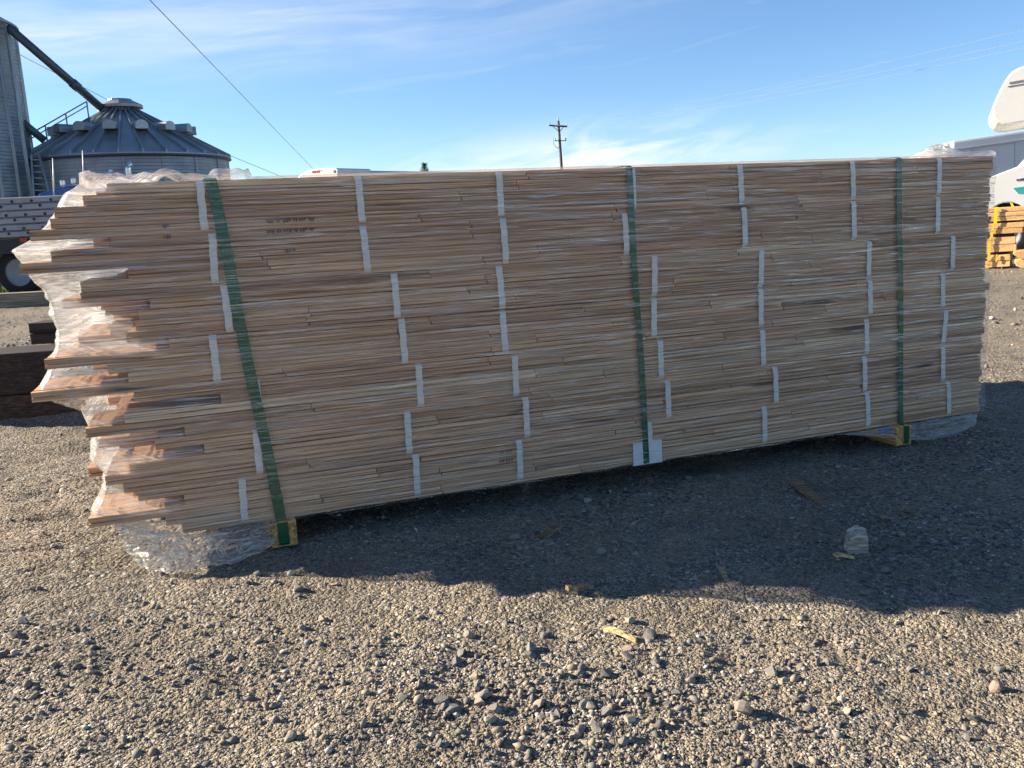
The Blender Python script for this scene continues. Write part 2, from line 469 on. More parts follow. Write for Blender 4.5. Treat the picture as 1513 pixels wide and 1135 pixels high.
def stone_mat(name, attr):
    t = NT(name); v = t.mapping()
    n = t.noise(v, 60, 2, .6)
    if attr:
        a = t.new('ShaderNodeAttribute', attribute_name='col'); base = a.outputs['Color']
    else:
        oi = t.new('ShaderNodeObjectInfo')
        base = t.ramp(oi.outputs['Random'], [(0, (.085,.092,.095)), (.25, (.14,.145,.142)), (.45, (.20,.192,.175)), (.6, (.28,.235,.18)), (.75, (.155,.16,.157)), (.9, (.36,.31,.24)), (1, (.30,.205,.165))])
    c = t.mix(t.maprange(n, .35, .7, 0, .45), base, (.28,.225,.155))
    t.set(t.b, 'Base Color', c); t.b.inputs['Roughness'].default_value = .85; t.b.inputs['Specular IOR Level'].default_value = .25
    return t.m
M['gravel'] = stone_mat('gravel_stones', True)
M['stone'] = stone_mat('loose_stone', False)

def rot_mats(n):
    q = RNG.normal(size=(n, 4)); q /= np.linalg.norm(q, axis=1)[:, None]
    w, x, y, z = q.T
    return np.stack([1-2*(y*y+z*z), 2*(x*y-z*w), 2*(x*z+y*w), 2*(x*y+z*w), 1-2*(x*x+z*z), 2*(y*z-x*w), 2*(x*z-y*w), 2*(y*z+x*w), 1-2*(x*x+y*y)], -1).reshape(n, 3, 3)
def scatter(name, n, smin, smax, power, rmin, rmax, angd, ico, dens=None):
    ang = RNG.uniform(rad(-angd), rad(angd), n)
    r = rmin*(rmax/rmin)**RNG.uniform(0, 1, n)**.80
    x = r*np.sin(ang); y = r*np.cos(ang)
    keep = RNG.uniform(0, 1, n) < np.clip(.30 + 2.0*(fbm(x*1.1, y*1.1, 4, 77)+.16), .10, 1)
    if dens:      # coarse stones gather in the loose patch and along the wheel tracks
        patch = np.exp(-((x-.12)/.55)**2 - ((y-1.95)/.38)**2) + .55*np.exp(-((x+1.0)/.6)**2 - ((y-2.25)/.5)**2)
        keep &= RNG.uniform(0, 1, n) < np.clip(.045 + patch + .2*np.maximum(0, fbm(x*.8, y*.8, 3, 123)-.1), 0, 1)
    x, y, r = x[keep], y[keep], r[keep]; n = len(x)
    s = smin*(1-RNG.uniform(0, 1, n)*(1-(smin/smax)**power))**(-1/power)
    s *= np.clip(r/2.2, 1, 9)**.8
    if ico:
        bm = bmesh.new(); bmesh.ops.create_icosphere(bm, subdivisions=1, radius=1.0)
    else:
        bm = bmesh.new(); bmesh.ops.create_icosphere(bm, subdivisions=1, radius=1.0)
    bm.verts.ensure_lookup_table()
    if ico:
        bv = np.array([v.co for v in bm.verts]); bf = np.array([[v.index for v in f.verts] for f in bm.faces])
    else:
        bv = np.array([(1,0,0),(-1,0,0),(0,1,0),(0,-1,0),(0,0,1),(0,0,-1)], float)
        bf = np.array([(0,2,4),(2,1,4),(1,3,4),(3,0,4),(2,0,5),(1,2,5),(3,1,5),(0,3,5)])
    bm.free()
    k = len(bv)
    P = bv[None]*(1+RNG.uniform(-.30, .22, (n, k, 1)))
    sc = np.stack([RNG.uniform(.75, 1.35, n), RNG.uniform(.6, 1.0, n), RNG.uniform(.35, .8, n)], -1)
    P = P*sc[:, None]
    # tumble mostly about z, lie flat
    R1 = rot_mats(n); th = RNG.uniform(0, 6.283, n); cz, sz = np.cos(th), np.sin(th)
    tiltm = RNG.uniform(0, 1, n) < .35
    Rz = np.zeros((n, 3, 3)); Rz[:, 0, 0] = cz; Rz[:, 0, 1] = -sz; Rz[:, 1, 0] = sz; Rz[:, 1, 1] = cz; Rz[:, 2, 2] = 1
    Rm = np.where(tiltm[:, None, None], R1, Rz)
    P = np.einsum('nij,nkj->nki', Rm, P)*s[:, None, None]*.5
    z = gh(x, y) + s*.5*RNG.uniform(-.1, .35, n)
    P += np.stack([x, y, z], -1)[:, None]
    F = (bf[None] + (np.arange(n)*k)[:, None, None]).reshape(-1, 3)
    me = bpy.data.meshes.new(name)
    V = P.reshape(-1, 3)
    me.vertices.add(len(V)); me.vertices.foreach_set('co', V.astype(np.float32).ravel())
    me.loops.add(F.size); me.loops.foreach_set('vertex_index', F.astype(np.int32).ravel())
    me.polygons.add(len(F)); me.polygons.foreach_set('loop_start', np.arange(0, F.size, 3, dtype=np.int32))
    pal = np.array([(.085,.09,.095),(.13,.13,.13),(.18,.172,.155),(.25,.215,.165),(.30,.25,.18),(.35,.29,.21),(.55,.51,.44),(.30,.215,.165),(.21,.205,.19)])
    c = pal[RNG.choice(len(pal), n, p=[.18,.17,.13,.12,.13,.10,.06,.02,.09])]*RNG.uniform(.85, 1.15, (n, 1))
    cc = np.concatenate([np.repeat(c, k, 0), np.ones((n*k, 1))], 1)
    at_ = me.color_attributes.new('col', 'FLOAT_COLOR', 'POINT'); at_.data.foreach_set('color', cc.astype(np.float32).ravel())
    me.update(calc_edges=True)
    return me
g1 = scatter('gravel', 135000, .0032, .010, 1.6, 1.35, 22, 42, False)
g2 = scatter('gravel', 60000, .008, .030, 2.5, 1.35, 12, 42, True, 1)
o = link_mesh('gravel', g1, M['gravel'], ground); tag(o, kind='stuff')
o = link_mesh('coarse_gravel', g2, M['gravel'], ground); tag(o, kind='stuff')

# single stones big enough to pick out, children of the ground
stone_meshes = []
for i in range(12):
    bm = bmesh.new(); bmesh.ops.create_icosphere(bm, subdivisions=2, radius=1.0)
    cuts = [(Vector(RNG.normal(size=3)).normalized(), RNG.uniform(.30, .75)) for _ in range(12)]
    for vv in bm.verts:
        for nrm, dd in cuts:
            k = vv.co.dot(nrm)
            if k > dd: vv.co -= nrm*(k-dd)*(1.0 if i % 4 else .7)
        vv.co *= 1 + RNG.uniform(-.03, .03)
        vv.co.z *= (.45, .62, .8)[i % 3]; vv.co.y *= (.7, .85, 1)[(i//3) % 3]
    me = bpy.data.meshes.new('stone'); bm.to_mesh(me); bm.free(); me.materials.append(M['stone'])
    stone_meshes.append(me)
def put_stone(px, py, wpx, k=None, parent=ground, name='stone', sink=.42):
    p = gp(px, py); dist = (p - EYE).length
    s = wpx/FPX*dist*.5
    me = stone_meshes[RNG.integers(12) if k is None else k]
    o = bpy.data.objects.new(name, me); COL.objects.link(o)
    o.location = (p.x, p.y, float(gh(p.x, p.y)) + s*(.62-sink)*.8); o.scale = (s, s, s)
    o.rotation_euler = (RNG.uniform(-.3,.3), RNG.uniform(-.3,.3), RNG.uniform(0, 6.28))
    if parent: o.parent = parent
    return o
for i in range(150):      # the coarse patch in the foreground
    px = 830 + RNG.normal()*170; py = 1040 + RNG.normal()*52
    if 520 < px < 1250 and 905 < py < 1180: put_stone(px, py, 10 + 22*RNG.uniform()**2.4)
for i in range(34):
    put_stone(RNG.uniform(10, 520), RNG.uniform(850, 1130), 10 + 15*RNG.uniform()**2)
for i in range(26):
    put_stone(RNG.uniform(1150, 1510), RNG.uniform(905, 1130), 10 + 17*RNG.uniform()**2)
for i in range(48):
    put_stone(RNG.uniform(480, 1500), RNG.uniform(690, 875), 9 + 13*RNG.uniform()**2)
for px, py, w in [(890,815,24),(960,752,17),(1060,705,18),(870,738,16),(1470,763,18),(1440,748,14),(1432,752,13),(1385,765,18),(1040,800,16),(820,1060,40),(785,965,34),(650,1040,44),(672,1050,34),(960,945,26),(1440,1060,26),(1428,1090,22)]:
    put_stone(px, py, w)
for (px, py, w, k, lab) in [(706, 1018, 30, 2, 'pale cream stone standing up left of the coarse stones'),
                            (1140, 993, 25, 5, 'lone round tan stone on fine gravel right of the coarse patch'),
                            (1100, 1056, 36, 8, 'rounded grey stone at the right edge of the coarse patch'),
                            (826, 1060, 24, 11, 'small pinkish round stone in the coarse foreground patch')]:
    tag(put_stone(px, py, w, k, None, 'rock', .1), lab, 'rock')

# ------------------------------------------------------------------ the wrapped flooring pack
YAW = .3353
PO = Vector((-1.175, 2.99, 0))
LIFT, PH, NL = .1, 1.22, 35
LEN, NCOL, BW = 3.665, 5, .295
DEP = NCOL*BW
DX = Vector((math.cos(YAW), math.sin(YAW), 0)); DN = Vector((math.sin(YAW), -math.cos(YAW), 0))
def uv(px, py, off=0.0):
    """pixel -> (along, height above the runners) on the pack's front plane"""
    d = ray(px, py); t = ((PO + DN*off - EYE).dot(DN))/d.dot(DN); P = EYE + d*t
    return (P-PO).dot(DX), P.z - LIFT
pack = empty('flooring_pack', PO, YAW, 'long stretch-wrapped pack of laminated oak boards with three green straps', 'lumber pack')
def zl(v): return LIFT + v

LEFT = {34:-.12,33:-.196,32:-.285,31:-.30,30:-.364,29:-.128,28:-.312,27:-.407,26:-.089,25:-.238,24:-.242,23:-.034,22:-.073,21:-.088,20:-.113,19:.012,18:-.377,17:-.19,16:-.131,15:-.43,14:-.12,13:.159,12:-.159,11:-.284,10:.027,9:-.073,8:.084,7:-.164,6:-.245,5:-.192,4:-.15,3:-.001,2:-.315,1:-.071,0:-.019}
PT = PH/NL
def board_profile(y0, y1, t):
    g0, g1, gd = t*.32, t*.46, .011
    return [(y0,0),(y1,0),(y1,t),(y0,t),(y0,g1),(y0+gd,g1),(y0+gd,g0),(y0,g0)]
def extrude_x(mb, prof, x0, x1, z):
    n = len(prof)
    vs = [(x0, y, z+w) for y, w in prof] + [(x1, y, z+w) for y, w in prof]
    fs = [(i, (i+1) % n, n+(i+1) % n, n+i) for i in range(n)]
    # caps of the C profile as quads
    for b in (0, n):
        fs += [(b+0, b+1, b+6, b+7), (b+1, b+2, b+5, b+6), (b+2, b+3, b+4, b+5)]
    mb.add(vs, fs)
for k in range(NL):
    t = PT - random.choice((random.uniform(.0006, .002), random.uniform(.001, .0042)))
    z = zl(k*PT)
    jy = random.uniform(0, .005)
    for c in range(NCOL):
        if c == 0: xl = LEFT[k]
        else:
            xl = random.choice((random.uniform(-.34, -.12), random.uniform(-.25, .08), LEFT[k]+random.uniform(-.05, .05)))
            if k < 4: xl = max(xl, -.2)
            xl = max(xl, -.40)
        xr = LEN + random.uniform(-.012, .008) + (.022 if k in (33, 26, 17) and c == 0 else 0)
        if c == 0:
            mb = MB().box(xl+.004, .034+jy, z, xr-.004, BW-.002, z+PT-.0005)
            b = mb.build('board', M['oak'], pack, local=True)
            tone = random.random(); b.color = (tone, 0, 0, 1)
            # the front lamella: strips end-joined with stepped hook joints
            x = xl
            first = True
            g0 = t*random.uniform(.30, .48); g1 = g0 + t*random.uniform(.05, .13); gdep = random.uniform(.006, .014)
            while x < xr - .02:
                L = random.uniform(.45, 1.6)
                e = x+L if xr-(x+L) > .35 else xr
                hook = .008
                sj = jy + random.uniform(0, .0025)
                mb = MB()
                xs = x if first else x + .0013
                xe = e if e == xr else e - .0013
                a = 0 if first else hook; bb = 0 if e == xr else hook
                mb.box(xs+a+(0 if first else .0009), sj, z, xe+bb-(0 if e == xr else .0009), .0295+sj, z+g0)
                mb.box(xs+a*.5, sj+gdep, z+g0+.0001, xe+bb*.5, .0295+sj, z+g1-.0001)
                mb.box(xs, sj, z+g1, xe, .0295+sj, z+t)
                so = mb.build('strip', M['oak'], b, local=True)
                so.color = (min(1, max(0, tone + random.gauss(0, .035) + (random.uniform(-.5, .5) if random.random() < .14 else 0))), 0, 0, 1)
                x = e; first = False
        else:
            mb = MB(); extrude_x(mb, board_profile(c*BW+.001, (c+1)*BW-.001, PT-.0005), xl, xr, z)
            mb.build('board', M['oak'], pack, local=True).color = (random.random(), 0, 0, 1)

BANDS = [(296,278,303,347),(314,349,318,421),(331,424,340,491),(314,498,322,567),(378,565,386,630),(378,635,384,699),(357,706,362,772),
 (529,266,536,336),(536,336,544,405),(582,406,588,473),(593,473,599,538),(618,539,622,600),(601,606,605,671),(614,672,617,733),
 (737,258,741,327),(743,327,748,392),(737,397,743,460),(742,460,747,522),(760,524,763,586),(776,587,779,646),(767,652,769,711),
 (934,250,936,312),(923,314,926,378),(967,379,967,440),(966,440,966,500),(975,502,977,559),(986,562,988,618),(959,626,961,680),
 (1093,241,1096,304),(1099,305,1101,364),(1125,368,1124,428),(1124,428,1124,485),(1126,485,1128,541),(1145,543,1147,598),(1129,602,1130,655),
 (1259,234,1261,297),(1261,297,1262,352),(1284,355,1283,411),(1285,412,1286,466),(1280,468,1281,512),(1277,524,1278,578),(1281,578,1283,631),
 (1388,230,1387,289),(1386,289,1385,344),(1408,347,1407,397),(1393,400,1393,455),(1398,457,1393,510),(1393,510,1393,560),(1401,562,1402,613)]
for i, (xa, ya, xb, yb) in enumerate(BANDS):
    row = 6 - i % 7
    ua = uv(xa, ya)[0]; ub = uv(xb, yb)[0]
    z0, z1 = zl(row*PH/7)+.0012, zl((row+1)*PH/7)-.0012
    w = .0125; y = -.0035
    n = 10; vs = []; fs = []
    for j in range(n+1):
        f = j/n; u = ub + (ua-ub)*f + .0012*math.sin(j*1.7+i); zz = z0+(z1-z0)*f
        yy = y + random.uniform(-.0005, .0008)
        if j in (0, n): yy = .006
        vs += [(u-w, yy, zz), (u+w, yy, zz), (u+w, yy+.0009, zz), (u-w, yy+.0009, zz)]
    for j in range(n):
        for q in range(4):
            fs.append((j*4+q, j*4+(q+1) % 4, j*4+4+(q+1) % 4, j*4+4+q))
    fs += [(0,1,2,3), (n*4+3, n*4+2, n*4+1, n*4)]
    MB().add(vs, fs).build('band', M['band'], pack, local=True)

# runners under the pack
R1u = uv(418, 790)[0]; R2u = uv(1303, 655)[0] + .055
for u, w, h in ((R1u+.002, .075, LIFT), (R2u+.040, .072, LIFT),):
    hang = .035
    MB().box(u-w*.62, -hang, .003, u+w*.62, DEP+.02, h-.002).build('runner', M['runner'], pack, bevel=.004, local=True)
# three green straps round the pack
for (xa, ya, xb, yb, w, low) in ((313,280,418,800,.0195,1), (928,250,955,680,.0135,0), (1327,236,1330,628,.0145,1)):
    ua, va = uv(xa, ya); ub, vb = uv(xb, yb)
    pts = []
    topz, botz = zl(PH)+.004, zl(0)-.003
    pts += [(ua, DEP*.98, topz+.001), (ua, .5, topz+.0015), (ua, .01, topz)]
    for j in range(25):
        f = j/24
        pts.append((ua+(ub-ua)*f + .0025*math.sin(f*9+ua), -.0065+random.uniform(-.0006,.0006), topz-.006 + (botz-topz+.008)*f))
    if low: pts += [(ub+.002, -.040, zl(0)-.006), (ub+.003, -.041, .02), (ub+.003, -.03, .002)]
    pts += [(ub, .4, botz if not low else .002), (ub, DEP, botz if not low else .002), (ub, DEP+.012, .1), (ua, DEP+.012, topz)]
    vs = []; fs = []
    for (x, y, z) in pts: vs += [(x-w, y, z), (x+w, y, z)]
    for j in range(len(pts)-1): fs.append((2*j, 2*j+1, 2*j+3, 2*j+2))
    so = MB().add(vs, fs).build('strap', M['strap'], pack, local=True)
    md = so.modifiers.new('thickness', 'SOLIDIFY'); md.thickness = .0012; md.offset = 0
# edge protectors
uc = uv(956, 666)[0]
cm = MB(); cm.box(uc-.068, -.0052, zl(-.004), uc+.068, -.0040, zl(.095)); cm.box(uc-.068, -.0052, zl(-.0065), uc+.068, .10, zl(-.0052))
cm.build('edge_protector', M['card'], pack, local=True)['label'] = 'white card under the middle strap'
uc = uv(1322, 634)[0]
cm = MB(); cm.box(uc-.10, -.012, zl(-.030), uc+.10, -.0095, zl(-.003)); cm.box(uc-.10, -.0095, zl(-.0068), uc+.10, .10, zl(-.0052))
cm.build('edge_protector', M['blue_card'], pack, local=True)['label'] = 'blue protector under the right strap'
# printed stamps on the board edges (illegible smudged blocks)
def stamp(px, py, cols, wpx, hpx, rows=2):
    u, v = uv(px, py); m = MB(); s = 1/410
    k = round(v/PT); 
    for r in range(rows):
        z = zl((k-r)*PT) - PT*.42
        x = u
        for c in cols:
            for b in range(3):
                xx = x + wpx*c*s*b/3; hh = random.uniform(.12, .36)
                m.box(xx, -.0008, z+PT*random.uniform(0, .36-hh), xx+wpx*c*s*random.uniform(.18, .31), -.0002, z+PT*.36)
            x += wpx*(c+.35)*s
    m.build('stamp', M['ink'], pack, local=True)
stamp(392, 318, (1.2,.7,1.3,.6,1.1,.9), 9, 10)
stamp(240, 332, (1,), 9, 12)
stamp(421, 368, (1.4,.8), 6, 5, 1)
stamp(738, 672, (1,1.6), 8, 7)

# ---- stretch film: one sheet round the pack
TIPS = [(-.02,-.14),(.03,-.20),(.096,-.325),(.17,-.285),(.235,-.262),(.29,-.305),(.36,-.285),(.41,-.296),(.47,-.31),(.535,-.44),(.60,-.40),(.636,-.385),(.70,-.36),(.755,-.352),(.83,-.362),(.88,-.372),(.944,-.415),(.975,-.42),(1.017,-.452),(1.05,-.385),(1.10,-.33),(1.16,-.285),(1.20,-.262),(1.235,-.20)]
tv = np.array([a for a, b in TIPS]); tu = np.array([b for a, b in TIPS])
def film_pack():
    nv = 176
    vs_ = np.linspace(-.004, PH+.005, nv)
    # loop coordinate: front right -> front left -> end -> back left -> back right -> right end
    loop = []
    for u in np.linspace(LEN-.02, .34, 150): loop.append(('f', u))
    for f in np.linspace(0, 1, 60)[1:]: loop.append(('a', f))
    for d in np.linspace(.0, 1, 44)[1:]: loop.append(('e', d))
    for f in np.linspace(0, 1, 10)[1:]: loop.append(('b', f))
    for u in np.linspace(.3, LEN, 24): loop.append(('k', u))
    for d in np.linspace(1, 0, 14): loop.append(('r', d))
    V = []; UVs = []; LAY = []
    rng = np.random.default_rng(5)
    for j, v in enumerate(vs_):
        tip = float(np.interp(v, tv, tu))
        lay = 0
        s = 0; prev = None
        for i, (kind, q) in enumerate(loop):
            if kind == 'f':
                x, y = q, -.0125; lay = .10*max(0, 1-(q-.3)/.6) 
            elif kind == 'a':
                # front boards' tips: film leaves the face and runs to the end
                x = .34 + (tip+.03-.34)*q; y = -.0125 + .030*q**6
                k_ = min(NL-1, max(0, int(v/PT))); lay = (.10 if x > LEFT[k_]-.004 else 1.25*(1+.6*float(fbm(np.array(q*2.0), np.array(v*9.0), 2, 37))))
            elif kind == 'e':
                sag = .05*math.sin(q*math.pi)
                wob = .035*float(fbm(np.array(q*3.1), np.array(v*7.0), 2, 91)) 
                x = tip + sag*.6 + wob*math.sin(q*math.pi) + (.03*(1-q/.06) if q < .06 else 0); y = .018 + (DEP-.03)*q; lay = 1.9
            elif kind == 'b':
                x = tip + (.3-tip)*q; y = DEP + .012; lay = .8
            elif kind == 'k':
                x, y = q, DEP + .014; lay = .3
            else:
                x, y = LEN + .016 + .004*math.sin(v*40), (DEP+.01)*q - .008; lay = .6
            # light relief
            amp = .0022 if kind in 'f' else (.005 if kind in 'a' else .007)
            rel = amp*float(fbm(np.array(i*.16), np.array(v*38.0), 3, 7))
            if kind in 'ae': rel += .012*(.35-abs(float(fbm(np.array(q*2.2), np.array(v*26.0 + q*3.0), 2, 63))))*min(1, q*1.5 if kind == 'a' else 1)
            if kind in 'fa': y -= abs(rel)
            elif kind == 'e': x += rel
            p = (x, y, zl(v))
            if prev is not None: s += math.dist(p[:2], prev)
            prev = p[:2]
            V.append(p); UVs.append((s, v)); LAY.append(lay)
    n = len(loop)
    # top flap: the film folds over the top and lies in waves
    rows = nv
    for step, (inn, up) in enumerate([(.004, .008), (.03, .016), (.09, .018), (.18, .014), (.30, .010)]):
        for i in range(n):
            x, y, z = V[(nv-1)*n + i]
            cx = min(max(x, .25), LEN-.35); cy = DEP/2
            dxv, dyv = cx-x, cy-y
            L = math.hypot(dxv, dyv) or 1
            k = min(inn, L)/L
            lump = .034*float(fbm(np.array(i*.13), np.array(step*.7), 3, 55))*(1 if loop[i][0] in 'aeb' else .25)
            if loop[i][0] == 'f': up_ = up*.12
            else: up_ = up + lump
            drop = 0
            V.append((x+dxv*k, y+dyv*k, zl(PH)+(.008 if loop[i][0] != 'f' else .005)+max(up_, .001)-drop))
            s_ = UVs[(nv-1)*n+i][0]; UVs.append((s_, PH+inn)); LAY.append(LAY[(nv-1)*n+i]*.6+.9)
        rows += 1
    F = []
    for j in range(rows-1):
        for i in range(n-1):
            F.append((j*n+i, j*n+i+1, (j+1)*n+i+1, (j+1)*n+i))
    return V, F, UVs, LAY
def film_object(name, V, F, UVs, LAY, mat, parent=pack):
    me = bpy.data.meshes.new(name); me.from_pydata(V, [], F)
    ul = me.uv_layers.new(name='UVMap')
    li = np.zeros(len(me.loops), np.int32); me.loops.foreach_get('vertex_index', li)
    ul.data.foreach_set('uv', np.array(UVs, np.float32)[li].ravel())
    a = me.attributes.new('layers', 'FLOAT', 'POINT'); a.data.foreach_set('value', np.array(LAY, np.float32))
    me.update()
    return link_mesh(name, me, mat, parent, True)
film_object('stretch_film', *film_pack(), M['film'])

def crumple(x, y, seed, amp):
    """ridged crumple noise"""
    return amp*(1-2*abs(float(fbm(np.array(x), np.array(y), 3, seed)))) 
# loose skirt of film below the left end
def skirt(na, nb, fn, lay):
    V = []; UVs = []; LAY = []
    for j in range(nb):
        for i in range(na):
            s, t = i/(na-1), j/(nb-1)
            V.append(fn(s, t)); UVs.append((s*.6, t*.35)); LAY.append(lay)
    F = [(j*na+i, j*na+i+1, (j+1)*na+i+1, (j+1)*na+i) for j in range(nb-1) for i in range(na-1)]
    return V, F, UVs, LAY
def skirt_left(s, t):
    u0 = -.24 + .52*s; z0 = zl(.075 - .085*min(1, s*2.2))
    bl = math.sin(math.pi*min(1, s*1.02))**.6
    rag = 1 + .22*float(fbm(np.array(s*9.0), np.array(.5), 3, 71))
    u = u0 + .05*t*(1-s) ; out = .012 + (.15*bl*rag)*t**.7
    z = z0*(1-t)**1.15 + .008 + .035*bl*math.sin(t*math.pi)*(1-.3*t)
    c = crumple(s*7, t*5, 3, .030) + crumple(s*17, t*13, 8, .013)
    w = min(1, t*4)
    return (u + c*.5*w, -(out + c*w), max(z + c*.7*w, .012))
film_object('loose_film', *skirt(70, 44, skirt_left, .15), M['film_loose'])
ur0, ur1 = 2.55, LEN-.03
def skirt_right(s, t):
    u = ur0 + (ur1-ur0)*s - .05*t*s
    c = crumple(s*6, t*4, 13, .010) + crumple(s*15, t*9, 19, .004)
    depth = .10*min(1, .12+max(0, s-.25)*1.9)
    return (u, -.014 - .025*t*s - c*t, zl(-.002) - (depth-.012)*t + abs(c)*.3*t)
film_object('loose_film', *skirt(50, 24, skirt_right, 0.0), M['film_loose'])
# bunched film on top of the right end
def bunch(s, t):
    a = 2*math.pi*s
    r = (1-t)**.8
    c = crumple(s*9, t*5, 23, .022) + crumple(s*21, t*9, 29, .010)
    return (3.50 + .135*r*math.cos(a) + c*.6, .17 + .14*r*math.sin(a) + c*.4, zl(PH)+.004 + .058*t**.8*(.75+.25*math.cos(a*2+.5)) + abs(c)*.5*t)
film_object('loose_film', *skirt(60, 22, bunch, .9), M['film_loose'])

# ------------------------------------------------------------------ grain bins
def corrugated(r, h, pitch=.102, amp=.011, n=6):
    prof = []; k = int(h/pitch*n)
    for i in range(k+1):
        z = h*i/k; prof.append((r + amp*math.cos(2*math.pi*z/pitch), z))
    return prof
def tube_obj(name, pts, r, mat, parent, n=10, smooth=True):
    return MB().tube(pts, r, n).build(name, mat, parent, smooth)
YB = 30.0
# big low bin with cone roof
pl, pr = at(43, 232, YB), at(333, 238, YB)
bc = (pl + pr)*.5; br = (pr - pl).length*.5*.985
ez = at(190, 226, YB - br*.9).z
bin_lo = empty('grain_bin', (bc.x, YB, 0), 0, 'low round corrugated grain bin with ribbed cone roof and vents', 'grain bin')
MB().lathe(corrugated(br, ez), (bc.x, YB, 0), 120).build('wall', M['galv'], bin_lo, True)
pz = at(180, 166, YB).z
cap_r = .62
NP = 30
for i in range(NP):
    a0_, a1_ = 2*math.pi*i/NP, 2*math.pi*(i+1)/NP
    ro, ri = br+.10, cap_r*.8
    def cp(r, a, dz=0):
        f = (br+.10-r)/(br+.10-ri); return (bc.x+r*math.cos(a), YB+r*math.sin(a), ez+.02 + f*(pz-ez) + dz)
    vs = []; K = 4
    for q in range(K+1):
        r = ro+(ri-ro)*q/K
        wa = .055/r; rib = .085
        for a, dz in ((a0_, 0), (a0_, rib), (a0_+wa, rib), (a0_+wa, 0), (a1_, 0)): vs.append(cp(r, a, dz))
    fs = []
    for q in range(K):
        for w_ in range(4): fs.append((q*5+w_, q*5+w_+1, q*5+5+w_+1, q*5+5+w_))
    fs.append((0,1,2,3)); fs.append(tuple(K*5+x for x in (3,2,1,0)))
    b0 = len(vs)
    vs += [cp(ro, a0_, -.05), cp(ro, a1_, -.05)]
    fs.append((0, 4, b0+1, b0))
    MB().add(vs, fs).build('roof_panel', M['galv_roof'], bin_lo)
    if i % 2 == 1:   # hooded roof vents part-way up
        am = (a0_+a1_)/2; rv = br*.60
        c0 = Vector(cp(rv, am)); rd = Vector((math.cos(am), math.sin(am), 0)); tg = Vector((-math.sin(am), math.cos(am), 0)); up = Vector((0,0,1))
        m = MB(); w2 = .19
        prof = [(-w2, 0), (-w2, .12)] + [(-w2*math.cos(q), .12+.15*math.sin(q)) for q in np.linspace(.25, math.pi-.25, 7)] + [(w2, .12), (w2, 0)]
        m.prism([c0 + tg*x + up*(z+.02) + rd*.34 for x, z in prof], -rd*.72)
        m.build('roof_vent', M['galv'], bin_lo)
tz = at(180, 150, YB).z
tz = at(180, 146.5, YB).z
MB().lathe([(cap_r*.8, pz-.08), (cap_r*.8, pz+.10), (cap_r*1.12, pz+.12), (cap_r*1.14, pz+.20), (cap_r*.62, tz-.05), (cap_r*.60, tz-.01), (.02, tz+.01)], (bc.x, YB, 0), 10).build('roof_cap', M['galv'], bin_lo)
MB().lathe([(br+.015, ez-.10), (br+.11, ez-.06), (br+.11, ez-.02), (br+.02, ez+.0)], (bc.x, YB, 0), 90).build('eave_ring', M['steel_dark'], bin_lo, True)
for i in range(18):
    a = 2*math.pi*(i+.5)/18
    c0 = Vector((bc.x+(br+.02)*math.cos(a), YB+(br+.02)*math.sin(a), 0))
    MB().tube([c0, c0+Vector((0,0,ez-.1))], .018, 6).build('stiffener', M['galv'], bin_lo)

# tall bin at the frame's left edge
YT = 27.0
e_lo, e_hi = at(45, 288, YT), at(9, 30, YT)
tr_ = 2.6; tcx = e_lo.x - tr_*1.03; th_ = e_hi.z
bin_hi = empty('grain_bin', (tcx, YT, 0), 0, 'tall corrugated grain bin with upright stiffeners at the left edge', 'grain bin')
MB().lathe(corrugated(tr_, th_), (tcx, YT, 0), 110).build('wall', M['galv'], bin_hi, True)
MB().lathe([(tr_+.12, th_-.06), (tr_+.12, th_+.0), (.4, th_+1.35), (.4, th_+1.6), (.02, th_+1.7)], (tcx, YT, 0), 48).build('roof', M['galv_roof'], bin_hi)
for i in range(26):
    a = 2*math.pi*(i+.35)/26
    rd = Vector((math.cos(a), math.sin(a), 0)); tg = Vector((-rd.y, rd.x, 0)); c0 = Vector((tcx, YT, 0)) + rd*(tr_+.008)
    w2 = .055
    MB().prism([c0+tg*-w2, c0+tg*-w2*.5+rd*.05, c0+tg*w2*.5+rd*.05, c0+tg*w2], (0, 0, th_-.08)).build('stiffener', M['galv'], bin_hi)
# ladder of the tall bin (its bolts and rungs run down the right edge)
lad = empty('bin_ladder', (tcx+tr_*.9, YT-1.0, 0), 0, 'narrow steel ladder up the right edge of the tall bin', 'ladder')
la = rad(-8); lr = tr_ + .16
lb = Vector((tcx+lr*math.cos(la), YT+lr*math.sin(la), 0)); lt = Vector((-math.sin(la), math.cos(la), 0))
for s_ in (-.2, .2): tube_obj('rail', [lb+lt*s_, lb+lt*s_+Vector((0,0,th_-.1))], .022, M['galv'], lad, 6)
for i in range(int(th_/.3)):
    z = .2+.3*i; tube_obj('rung', [lb+lt*-.2+Vector((0,0,z)), lb+lt*.2+Vector((0,0,z))], .013, M['galv'], lad, 6)
# spouts from the tall bin to the low one
sp = empty('grain_spout', at(158, 165, YB), 0, 'long dark pipe slanting from the tall bin to the cone roof cap', 'pipe')
a_, b_ = at(12, 40, YT), at(157, 166, YB-.45)
mid_ = a_ + (b_-a_)*.66
tube_obj('pipe', [a_, b_], .125, M['steel_dark'], sp, 14)
dv = (b_-a_).normalized()
tube_obj('collar', [mid_-dv*.12, mid_+dv*.12], .15, M['steel_dark'], sp, 14)
tube_obj('collar', [b_-dv*.2, b_+dv*.05], .16, M['steel_dark'], sp, 14)
sp2 = empty('grain_spout', at(66, 208, YB-2), 0, 'short dark pipe slanting behind the tall bin onto the low roof', 'pipe')
tube_obj('pipe', [at(20, 170, YT+.5), at(66, 208, YB-2.2)], .115, M['steel_dark'], sp2, 14)
